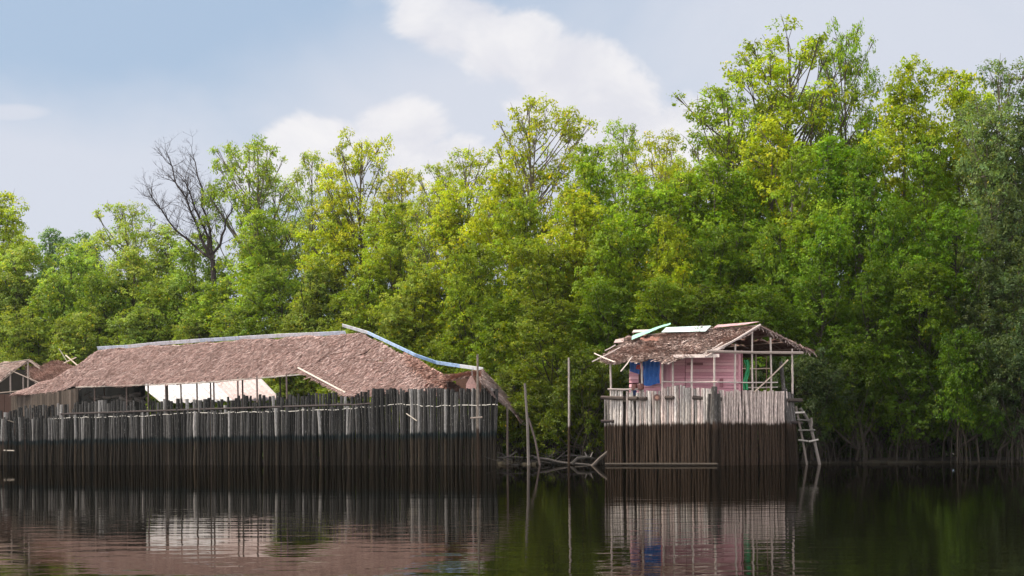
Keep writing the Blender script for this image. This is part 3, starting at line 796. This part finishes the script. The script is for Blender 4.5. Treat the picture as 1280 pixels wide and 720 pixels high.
# ------------------------------------------------------------------ the pink hut
HC = Vector(((893-CX)/F*90, 90)); c45 = math.sqrt(.5)
ha = Vector((-c45, c45)); hb = Vector((c45, c45))
def DF(px, off=0.): return Dline(px, HC+hb*off, ha)
def DS(px, off=0.): return Dline(px, HC+ha*off, hb)
hl = Vector((HC.x, HC.y+4.5, 0))
hut = thing('stilt_hut', hl, 'pink board hut on stilts with a ragged palm-thatch roof above its pale stake fence', 'hut')
hf = thing('palisade_fence', (HC.x, HC.y, 0), 'short fence of pale upright stakes wrapped around the base of the pink hut', 'fence')
specs = []
def pcol(side=False):
    c = rg.choice([.30, .38, .45, .52, .24, .42]); 
    c *= 1.25; return (c*1.0, c*.82, c*.76) if side or rg.random() < .3 else (c, c*.91, c*.86)
px = 763.0
HTX = [763, 775, 781, 795, 820, 860, 890]; HTY = [487, 487, 490, 488, 490, 485, 487]
while px < 890:
    w = rg.uniform(2.6, 4.6); yt = float(np.interp(px, HTX, HTY))+rg.choice([0, 0, 1, 3, 6])*rg.random()-1
    if 822 < px < 858: yt -= 4
    if rg.random() > .06: specs.append((px+w/2, DF(px+w/2), w, yt, pcol(), -.7, .03))
    px += w*.98
px = 899.0
while px < 983:
    w = rg.uniform(2.6, 4.2); specs.append((px+w/2, DS(px+w/2), w, 488+rg.uniform(-.8, 1.5), pcol(True), -.7, .03)); px += w*.97
n_front = len(specs)
px = 763.0
while px < 985:      # inner lining of dark stakes
    w = rg.uniform(4, 6); D = DF(px, .3)+.15 if px < 893 else DS(px, .3)
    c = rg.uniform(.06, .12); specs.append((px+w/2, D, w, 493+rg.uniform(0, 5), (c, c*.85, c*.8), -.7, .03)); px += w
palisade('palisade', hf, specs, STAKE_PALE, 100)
for (x_, yt, D, w, c) in ((893, 483, DF(893)-.25, 7, .07), (886, 492, DF(886)-.2, 4, .09), (899, 492, DS(899)-.2, 4, .08), (760, 495, DF(760, .8), 4, .2), (757, 497, DF(757, 1.2), 3.5, .2)):
    b = MB(); stake(b, x_, D, yt, w, (c, c*.9, c*.85), rg); b.build('corner_post', STAKE_PALE, hf)
for k, (x0_, yt, x1_, w, c) in enumerate(((976, 452, 990, 6, .07), (982, 486, 993, 5, .09), (986, 490, 996, 5, .12), (990, 492, 997, 4, .10), (979, 488, 984, 4, .08))):
    b = MB(); D = DS(985)-.1+.12*k; tp = P(x0_, yt, D); bt = P(x1_, 583, D); bt.z = -.6
    b.rod([bt, bt.lerp(tp, .5)+Vector((.03, 0, 0)), tp], [w/2/F*D*1.1, w/2/F*D, w/2/F*D*.8], 7, (c, c*.9, c*.88), jit=.15); b.build('leaning_post', STAKE_PALE, hf)
b = MB()
for a_, c_ in (((752, 497), (780, 498)), ((786, 498), (797, 498)), ((800, 498), (808, 498)), ((832, 497), (842, 497)), ((866, 497), (902, 499)), ((985, 500), (1002, 500))):
    D0 = DF(a_[0])-.18 if a_[0] < 893 else DS(a_[0])-.2
    D1 = DF(c_[0])-.18 if c_[0] < 893 else DS(c_[0])-.2
    b.rod([P(*a_, D0), P(*c_, D1)], .09, 7, (.075, .06, .055), jit=.2)
b.rod([P(752, 526.5, DF(755)), P(768, 526.5, DF(768))], .08, 7, (.05, .04, .04)); b.rod([P(984, 527, DS(984)), P(1003, 529, DS(990))], .07, 7, (.05, .04, .04))
b.build('cross_log', WOOD, hf)
# floor and frame
def Q(px, py, off): return P(px, py, DF(px, off))
zf = zat(498, 893, DF(893, .5))
b = MB()
c1 = HC+hb*.3+ha*.3; c2 = HC+hb*.3+ha*6.4; c3 = HC+hb*5.6+ha*6.4; c4 = HC+hb*5.6+ha*.3
n = 22
for k in range(n):
    t0 = k/n; t1 = (k+.96)/n
    a0 = c1.lerp(c2, t0); a1 = c1.lerp(c2, t1); d0 = c4.lerp(c3, t0); d1 = c4.lerp(c3, t1); c = rg.uniform(.10, .2)
    b.slab([(a0.x, a0.y, zf), (a1.x, a1.y, zf), (d1.x, d1.y, zf), (d0.x, d0.y, zf)], .05, (c, c*.9, c*.8))
b.build('floor', WOOD, hut)
PW = (.52, .45, .42)
def post(px_, yt, D, r=.05, c=PW, z0=None, nm='post'):
    b = MB(); tp = P(px_, yt, D); z0 = zf-.6 if z0 is None else z0
    b.rod([(tp.x+rg.uniform(-.03, .03), D, z0), (tp.x+rg.uniform(-.03, .03), D, (z0+tp.z)/2), tp], [r*1.1, r, r*.9], 7, c, jit=.12, rng=rg); return b.build(nm, WOOD, hut)
for x_, yt, off in ((763, 451, .1), (802, 449, .1), (828, 447, .1), (841, 446, .1), (865, 444, .1), (893, 443, .1)): post(x_, yt, DF(x_, off))
for x_, yt in ((919, 430), (940, 413), (963, 422), (990, 436)): post(x_, yt, DS(x_, .1))
post(945, 440, DS(945, 2.5), .04, (.4, .33, .28)); post(958, 440, DS(958, 3), .03, (.3, .2, .15)); post(815, 440, DF(815, 5.4)); post(905, 440, DF(905, 5.4))
def bar(a_, c_, nm, r=.04, c=PW):
    b = MB(); a_ = Vector(a_); c_ = Vector(c_); b.rod([a_, a_.lerp(c_, .5)+Vector((0, 0, -.02)), c_], r, 6, c, jit=.15); return b.build(nm, WOOD, hut)
bar(Q(828, 477, 0), P(897, 477.5, DF(897, 0)), 'railing', .03); bar(P(897, 477.5, DS(897.5, .05)), P(972, 478, DS(972, .05)), 'railing', .03)
bar(P(926, 460.5, DS(926, .9)), P(962, 460.5, DS(962, .9)), 'railing', .03, (.45, .36, .28)); bar(P(926, 484, DS(926, .9)), P(972, 484, DS(972, .9)), 'railing', .03)
bar(P(883, 439, DS(893, -.2)-.3), P(1003, 441, DS(1003, -.2)), 'tie_beam', .07, (.36, .29, .26))
bar(P(943, 490, DS(943)-.1), P(985, 450, DS(985)-.1), 'brace', .035, (.5, .4, .33))
bar(Q(760, 486.5, -.1), Q(800, 486.5, -.1), 'railing', .05, (.3, .26, .25))
b = MB(); b.board(Q(842, 445.5, -.25), Q(899, 444.5, -.25), (0, 0, 1), .15, .04, (.6, .52, .50)); b.build('fascia_board', WOOD, hut)
# pink room: planked walls set back under the roof
WO = 2.05
def wp(px, py): return P(px, py, DF(px, WO))
PK = [(.66, .34, .41), (.70, .38, .44), (.58, .29, .35), (.74, .44, .49)]
def planks(b, xa, xb, ya_top, ya_bot, n, horiz=True):
    for k in range(n):
        c = rg.choice(PK); j = rg.uniform(.93, 1.07); c = tuple(v_*j for v_ in c)
        if horiz:
            y0_ = ya_top+(ya_bot-ya_top)*k/n; y1_ = ya_top+(ya_bot-ya_top)*(k+.90)/n
            th = Vector((0, -.012*(k % 2), 0)); tl = Vector((-.7, -.7, 0))*.03
            b.slab([wp(xa, y1_)+tl, wp(xb, y1_)+tl, wp(xb, y0_), wp(xa, y0_)], .025, c)
        else:
            x0_ = xa+(xb-xa)*k/n; x1_ = xa+(xb-xa)*(k+.86)/n
            b.slab([wp(x0_, ya_bot), wp(x1_, ya_bot), wp(x1_, ya_top+rg.uniform(-.5, .5)), wp(x0_, ya_top)], .03, c)
b = MB(); planks(b, 841, 856.5, 441, 498, 14); planks(b, 857.5, 926, 441, 498, 14); planks(b, 787, 827, 480, 498, 4); planks(b, 787, 799, 462, 479, 4)
planks(b, 828, 840.5, 441, 498, 5, False)
b.slab([wp(860, 456.5)+Vector((-.06, -.06, 0)), wp(880, 456.5)+Vector((-.06, -.06, 0)), wp(880, 453.5)+Vector((-.06, -.06, 0)), wp(860, 453.5)+Vector((-.06, -.06, 0))], .02, (.27, .13, .15))
b.slab([wp(901, 484)+Vector((-.06, -.06, 0)), wp(905, 484)+Vector((-.06, -.06, 0)), wp(905, 473)+Vector((-.06, -.06, 0)), wp(901, 473)+Vector((-.06, -.06, 0))], .02, (.33, .14, .17))
b.build('pink_wall', PAINT, hut)
b = MB()       # dark inner lining plus side and back walls
bkv = Vector((0.09, 3.0, 0)); blv = Vector((0.25, 3.0, 0))
wl, wr = wp(786.5, 470)+Vector((.1, .1, 0)), wp(926, 470)+Vector((.1, .1, 0)); zt_ = zat(441, 860, DF(860, WO))
def vq(a_, c_, col, t=.04): b.slab([(a_.x, a_.y, zf), (c_.x, c_.y, zf), (c_.x, c_.y, zt_), (a_.x, a_.y, zt_)], t, col)
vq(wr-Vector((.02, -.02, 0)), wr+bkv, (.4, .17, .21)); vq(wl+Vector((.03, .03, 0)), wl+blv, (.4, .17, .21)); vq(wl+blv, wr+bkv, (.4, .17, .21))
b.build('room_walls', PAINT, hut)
b = MB(); b.rod([wp(925.5, 441)+Vector((-.05, -.05, 0)), wp(925.5, 498)+Vector((-.05, -.05, 0))], .05, 4, (.5, .26, .30)); b.build('corner_board', PAINT, hut)
b = MB(); b.rod([wp(801.5, 446)+Vector((-.1, -.1, 0)), wp(802, 482)+Vector((-.1, -.1, 0))], .05, 5, (.12, .09, .09)); b.build('window_post', WOOD, hut)
# tarps
def cloth(pts_fn, nu, nv, amp, col, seed):
    b = MB(); rg = random.Random(seed); vs = []
    for j in range(nv+1):
        for i in range(nu+1):
            p_ = pts_fn(i/nu, j/nv); w_ = amp*(math.sin(i*1.7+seed+j*.25)+.6*math.sin(j*.9+i*.4))+rg.gauss(0, amp*.12)
            vs.append(p_+Vector((-w_*.5, -w_, 0)))
    fs = [(j*(nu+1)+i, j*(nu+1)+i+1, (j+1)*(nu+1)+i+1, (j+1)*(nu+1)+i) for j in range(nv) for i in range(nu)]
    b.add(vs, fs, col); return b
def tp(u_, v_):
    xa = 803+1.0*v_; xb = 826-2*v_; y = 447+(481-447)*v_+ (1.5*math.sin(u_*5) if v_ > .9 else 0)
    return P(xa+(xb-xa)*u_, y, DF(815, WO-.35)-(u_-.5)*.9)
o = cloth(tp, 14, 14, .05, (.02, .15, .55), 2).build('blue_tarp', TARP, None, True); tag(o, 'large crumpled blue tarp hanging over the window of the pink hut', 'tarp')
def tp2(u_, v_):
    y = 449+(464-449+4*u_)*v_; return P(787+13*u_, y, DF(793, WO-.3)-(u_-.5)*.4)
o = cloth(tp2, 8, 6, .04, (.02, .13, .48), 5).build('blue_tarp', TARP, None, True); tag(o, 'small blue tarp scrap hanging left of the large one on the pink hut', 'tarp')
b = MB(); b.slab([P(795, 461, DF(797, WO-.5)), P(800, 462, DF(800, WO-.5)), P(800, 456, DF(800, WO-.5)), P(796, 456, DF(796, WO-.5))], .03, (.4, .03, .04))
o = b.build('red_rag', TARP); tag(o, 'small red rag tied over the blue tarp scrap on the pink hut', 'rag')
def tp3(u_, v_): return P(789+6*u_+v_, 484+14*v_, DF(792, .5))
o = cloth(tp3, 5, 6, .03, (.012, .035, .14), 7).build('dark_blue_cloth', TARP, None, True); tag(o, 'dark blue cloth hanging over the stakes at the left of the pink hut', 'cloth')
for (x_, y_, r_, lab) in ((793, 484.5, .14, 'left rusty brown tin on the railing by the blue tarps'), (801, 484, .15, 'right rusty brown tin on the railing by the blue tarps')):
    b = MB(); c = P(x_, y_+3, DF(x_, -.05)); b.rod([c, c+Vector((0, 0, .05)), c+Vector((0, 0, .24)), c+Vector((0, 0, .28))], [r_*.9, r_, r_, r_*.85], 12, (.16, .06, .05)); o = b.build('rusty_tin', METAL); tag(o, lab, 'tin')
b = MB(); c = P(821, 497, DF(821)-.28); b.rod([c-Vector((.0, .05, 0)), c+Vector((.0, .06, 0))], [.16, .16], 14, (.13, .06, .05), jit=.1); b.rod([c-Vector((0, .07, 0)), c-Vector((0, .051, 0))], [.08, .08], 12, (.4, .2, .14))
o = b.build('rusty_float', METAL); tag(o, 'round rusty brown float hung on the pale stakes below the blue tarp', 'float')
def tp4(u_, v_):
    x_ = 930+6*u_+2*math.sin(v_*6); return P(x_, 450+37*v_, DS(933, .4))
o = cloth(tp4, 6, 20, .05, (.02, .30, .11), 9).build('green_net', TARP, None, True); tag(o, 'narrow green net hanging beside the right corner of the pink wall', 'net')
# roof
def rp(px, off): return Dline(px, HC-Vector((0, 0)), ha)
g0 = HC-hb*.6                       # eave corner
EF = P(882, 447, 89.6); RG = P(950, 407, 92.4); RL = P(795, 420, 97.9)
PR = plane3(EF, RG, RL)
def r_(px, py): return onplane(px, py, PR)
rfp = [(800, 419), (830, 414.5), (862, 412), (905, 410), (950, 407), (934, 417), (915, 428), (897, 437), (890, 434), (872, 443), (850, 447), (832, 453), (815, 450), (800, 453), (786, 450), (774, 455), (762, 451), (750, 447), (757, 441), (772, 432), (785, 422)]
thatch('roof', [r_(*p) for p in rfp], hut, PAL_GREY, 230, [(r_(888, 437), .12), (r_(905, 432), .1)], 12, sag=.07, rag=.13, fringe=.9)
BE = P(1017, 440, 95.6)
back = plane3(RG, RL, BE); rl2 = RL+(BE-RG)
bpoly = [RG, RL, rl2, BE]
thatch('roof_back', bpoly, hut, [(.22, .13, .11), (.16, .09, .075), (.28, .18, .15)], 40, [(RG.lerp(BE, .42)+(RL-RG)*.12, .42), (RG.lerp(BE, .25)+(RL-RG)*.3, .35), (RG.lerp(BE, .5)+(RL-RG)*.4, .3), (RG.lerp(BE, .2)+(RL-RG)*.62, .3)], 13, fringe=.9)
# ragged drop of thatch along the open gable and eaves
b = MB(); e_ = (BE-RG)
for k in range(120):
    t = rg.random(); p_ = RG.lerp(BE, t)+Vector((rg.uniform(-.2, .1), rg.uniform(-.1, .3), .02)); c = rg.choice(PAL_GREY)
    d = Vector((rg.uniform(-.1, .25), rg.uniform(-.2, .2), -rg.uniform(.08, .28))); s_ = Vector((.03, .01, 0))
    b.slab([p_-s_, p_+s_, p_+d+s_*.5, p_+d-s_*.5], .01, tuple(v_*.8 for v_ in c))
b.build('thatch_fringe', THATCH, hut)
bar(RG+Vector((0, -.1, .03)), EF+Vector((0, -.1, .03)), 'rafter', .055, (.5, .42, .40)); bar(RG+Vector((0, -.1, -.03)), BE+Vector((0, -.1, -.05)), 'rafter', .045, (.25, .18, .16))
bar(RG, RL, 'ridge_pole', .05, (.3, .25, .22))
up = Vector((-.3, -.4, .9)).normalized()
for a_, c_ in (((921, 427), (883, 445)), ((904, 431), (880, 446)), ((744, 444.5), (771, 456)), ((741, 455), (776, 437)), ((777, 467), (791, 449)), ((757, 441), (770, 434)), ((872, 421), (853, 432))):
    bar(r_(*a_)+up*.12, r_(*c_)+up*.12, 'loose_pole', .03, (.55, .47, .44))
for k in range(4):
    t = .15+.22*k; bar(RG.lerp(RL, t)-Vector((0, 0, .08)), BE+(RL-RG)*t-Vector((0, 0, .08)), 'rafter', .04, (.2, .14, .12))
for k in range(3):
    t = .25+.25*k; bar(RG.lerp(BE, t)-Vector((0, 0, .14)), RL.lerp(rl2, t)-Vector((0, 0, .14)), 'purlin', .035, (.25, .18, .15))
b = MB(); qd = [r_(*p)+up*.18 for p in ((828, 419.5), (883, 418.5), (890, 411.5), (834, 413.5))]; b.slab(qd, .02, (.46, .60, .60)); b.build('teal_sheet', METAL, hut)
b = MB(); b.slab([r_(*p)+up*.18 for p in ((893, 414), (930, 410.5), (950, 406.5), (898, 410.5))], .02, (.42, .27, .29)); b.build('ridge_sheet', METAL, hut)
b = MB(); b.slab([r_(*p)+up*.12 for p in ((791, 418.5), (818, 417), (822, 414.5), (793, 415.5))], .03, (.42, .36, .34)); b.slab([r_(*p)+up*.1 for p in ((768, 431), (780, 430), (781, 425), (770, 427))], .03, (.35, .27, .26)); b.build('ridge_board', WOOD, hut)
gpts = [(791, 427), (803, 422), (814, 418), (825, 413.5), (840, 409)]
def tg(u_, v_):
    x_ = 791+49*u_; y_ = float(np.interp(x_, [a for a, _ in gpts], [c for _, c in gpts])); w_ = 5.0*(1-.6*u_)
    return onplane(x_, y_+(v_-.5)*w_, PR)+up*.2
o = cloth(tg, 16, 3, .03, (.25, .52, .38), 11).build('green_sheet', TARP, None, True); tag(o, 'twisted pale green plastic sheet lying over the ridge of the pink hut', 'plastic sheet')
b = MB()
for k in range(16):
    x_ = rg.gauss(812, 6); y_ = 428+rg.gauss(0, 1.2); p_ = r_(x_, y_)+up*.12; b.slab([p_, p_+Vector((.18, 0, .02)), p_+Vector((.2, .02, .1)), p_+Vector((.03, .02, .09))], .015, (.48, .27, .21))
b.build('new_thatch_patch', THATCH, hut)

# ladder
ld_ = thing('ladder', P(1010, 580, 92.5), 'rickety wooden ladder rising out of the water at the right side of the pink hut', 'ladder')
def lad(a_, c_, r, nm, c, D=92.5, dz=0):
    b = MB(); A3 = P(*a_, D); B3 = P(*c_, D+dz); b.rod([A3, A3.lerp(B3, .5)+Vector((.02, 0, 0)), B3], r, 7, c, jit=.12); b.build(nm, WOOD, ld_)
lad((995, 508), (1009.5, 586), .055, 'side_rail', (.14, .12, .11)); lad((1000, 510), (1012, 528), .07, 'upper_rail', (.10, .09, .085), 92.4)
lad((1011, 524), (1026, 588), .075, 'side_rail', (.17, .15, .14))
for (xa, ya, xb, yb, c) in ((994, 516, 1006, 515.5, .4), (996, 524.5, 1015, 526, .1), (998, 538, 1019, 537.5, .13), (998, 550, 1010, 551.5, .22), (1011, 552, 1023, 549.5, .35)):
    lad((xa, ya), (xb, yb), .045, 'rung', (c, c*.92, c*.86), 92.35)
lad((1014, 522), (1014.5, 533), .06, 'stub', (.16, .14, .13), 92.3)

# things in the water
def pole(name, pts, D, r, c, label, cat, col2=None, grp=None):
    b = MB(); ps = [P(x_, y_, D) for x_, y_ in pts]; ps[0].z = -.5
    b.rod(ps, [r*(1-.25*i/(len(ps)-1)) for i in range(len(ps))], 8, c, jit=.1); o = b.build(name, STAKE_PALE if col2 else WOOD); tag(o, label, cat, grp); return o
pole('mooring_pole', [(711, 583), (711.5, 520), (711, 447)], 98, .065, (.34, .30, .27), 'tall straight pale pole standing alone between the fence and the pink hut', 'pole', True)
pole('mooring_pole', [(598, 585), (597, 520), (597, 443)], 100, .07, (.20, .165, .14), 'tall pole standing in front of the right end of the dark fence', 'pole', True)
pole('broken_post', [(661, 584), (659.5, 530), (656, 479)], 101, .08, (.17, .15, .14), 'crooked upright broken post in the gap left of the tall pale pole', 'post')
pole('broken_post', [(677, 584), (669, 550), (661, 523)], 101.3, .06, (.15, .12, .11), 'leaning thin post crossing beside the crooked broken post', 'post')
b = MB(); b.rod([P(588, 522.5, 99.8), P(603, 521.5, 99.8)], .045, 6, (.3, .25, .22)); o = b.build('cross_stick', WOOD); tag(o, 'short horizontal stick tied to the pole before the dark fence', 'stick')
b = MB(); b.rod([P(739, 584, 96), P(750, 573, 96), P(763, 562.5, 96)], .085, 8, (.11, .095, .085), jit=.15); o = b.build('leaning_log', WOOD); tag(o, 'short pale log leaning from the water against the left of the pink hut fence', 'log')
A3 = P(757, 577.5, DF(757)-.5); B3 = P(897, 577, 89.2); A3.z = .08; B3.z = .07
b = MB(); b.rod([A3, A3.lerp(B3, .5), B3], [.055, .065, .055], 8, (.05, .042, .036), jit=.1); o = b.build('floating_log', WOOD); tag(o, 'long thin log lying level just above the water before the pale stakes', 'log')
# driftwood tangles
def drift(px0, px1, D, n, seed, label, hmax):
    rg = random.Random(seed); b = MB()
    for k in range(n):
        x_ = rg.uniform(px0, px1); p_ = P(x_, 578, D+rg.uniform(-1, 1.5)); p_.z = rg.uniform(.0, .5); d = Vector((rg.choice([-1, 1])*rg.uniform(.4, 1), rg.uniform(-.3, .3), rg.uniform(-.1, .55))).normalized()
        ln = rg.uniform(.6, 2.0); pts = [p_]; 
        for j in range(5): d = (d+Vector((rg.gauss(0, .15), rg.gauss(0, .15), rg.gauss(-.03, .16)))).normalized(); pts.append(pts[-1]+d*ln/5)
        r = rg.uniform(.02, .06); c = rg.uniform(.03, .11); r *= .6; b.rod(pts, [r*(1-.15*j) for j in range(6)], 5, (c, c*.92, c*.88), cap=False)
        for _ in range(2):
            q0 = pts[rg.randrange(2, 5)]; d2 = (d+Vector((rg.gauss(0, .6), 0, rg.gauss(.3, .5)))).normalized(); b.rod([q0, q0+d2*ln*.2, q0+d2*ln*.35+Vector((0, 0, .05))], [r*.5, r*.4, r*.2], 4, (c, c*.92, c*.88), cap=False)
    o = b.build('driftwood', WOOD); tag(o, label, 'driftwood')
drift(622, 662, 103, 12, 4, 'tangled heap of pale dead branches next to the right end of the dark fence', 1)
drift(664, 708, 102, 8, 5, 'low line of driftwood branches between the broken post and the tall pale pole', 1)
b = MB(); b.rod([P(668, 572, 101.5), P(685, 574, 101.5), P(700, 578, 101.5), P(740, 581, 101)], [.05, .06, .05, .03], 7, (.10, .09, .085), jit=.2)
o = b.build('fallen_trunk', WOOD); tag(o, 'long fallen grey trunk lying low on the water left of the tall pale pole', 'driftwood')
b = MB(); b.rod([P(715, 580, 100), P(722, 573, 100), P(735, 571.5, 100), P(744, 573, 100)], [.1, .08, .06, .03], 7, (.07, .065, .06), jit=.2); b.rod([P(734, 572, 100), P(731, 565, 100)], [.05, .02], 5, (.22, .2, .19)); b.rod([P(738, 572, 100), P(741, 565, 100)], [.04, .02], 5, (.22, .2, .19))
o = b.build('driftwood', WOOD); tag(o, 'forked crooked driftwood branch just right of the tall pale pole', 'driftwood')

# ------------------------------------------------------------------ humid air
def m_haze(out):
    p = nd('ShaderNodeVolumePrincipled'); p.inputs['Color'].default_value = (0.80, 0.88, 0.95, 1)
    p.inputs['Density'].default_value = 0.00005; p.inputs['Anisotropy'].default_value = 0.2
    lk(p.outputs[0], out.inputs['Volume'])
HAZE = mat('humid_air', m_haze)
b = MB(); x0, x1, y0, y1, z0, z1 = -110, 90, -12, 260, -2.0, 34
b.add([(x0, y0, z0), (x1, y0, z0), (x1, y1, z0), (x0, y1, z0), (x0, y0, z1), (x1, y0, z1), (x1, y1, z1), (x0, y1, z1)],
      [(3, 2, 1, 0), (4, 5, 6, 7), (0, 1, 5, 4), (1, 2, 6, 5), (2, 3, 7, 6), (3, 0, 4, 7)])
o = b.build('haze', HAZE); tag(o, kind='stuff'); o['label'] = 'thin humid haze over the river and woods'
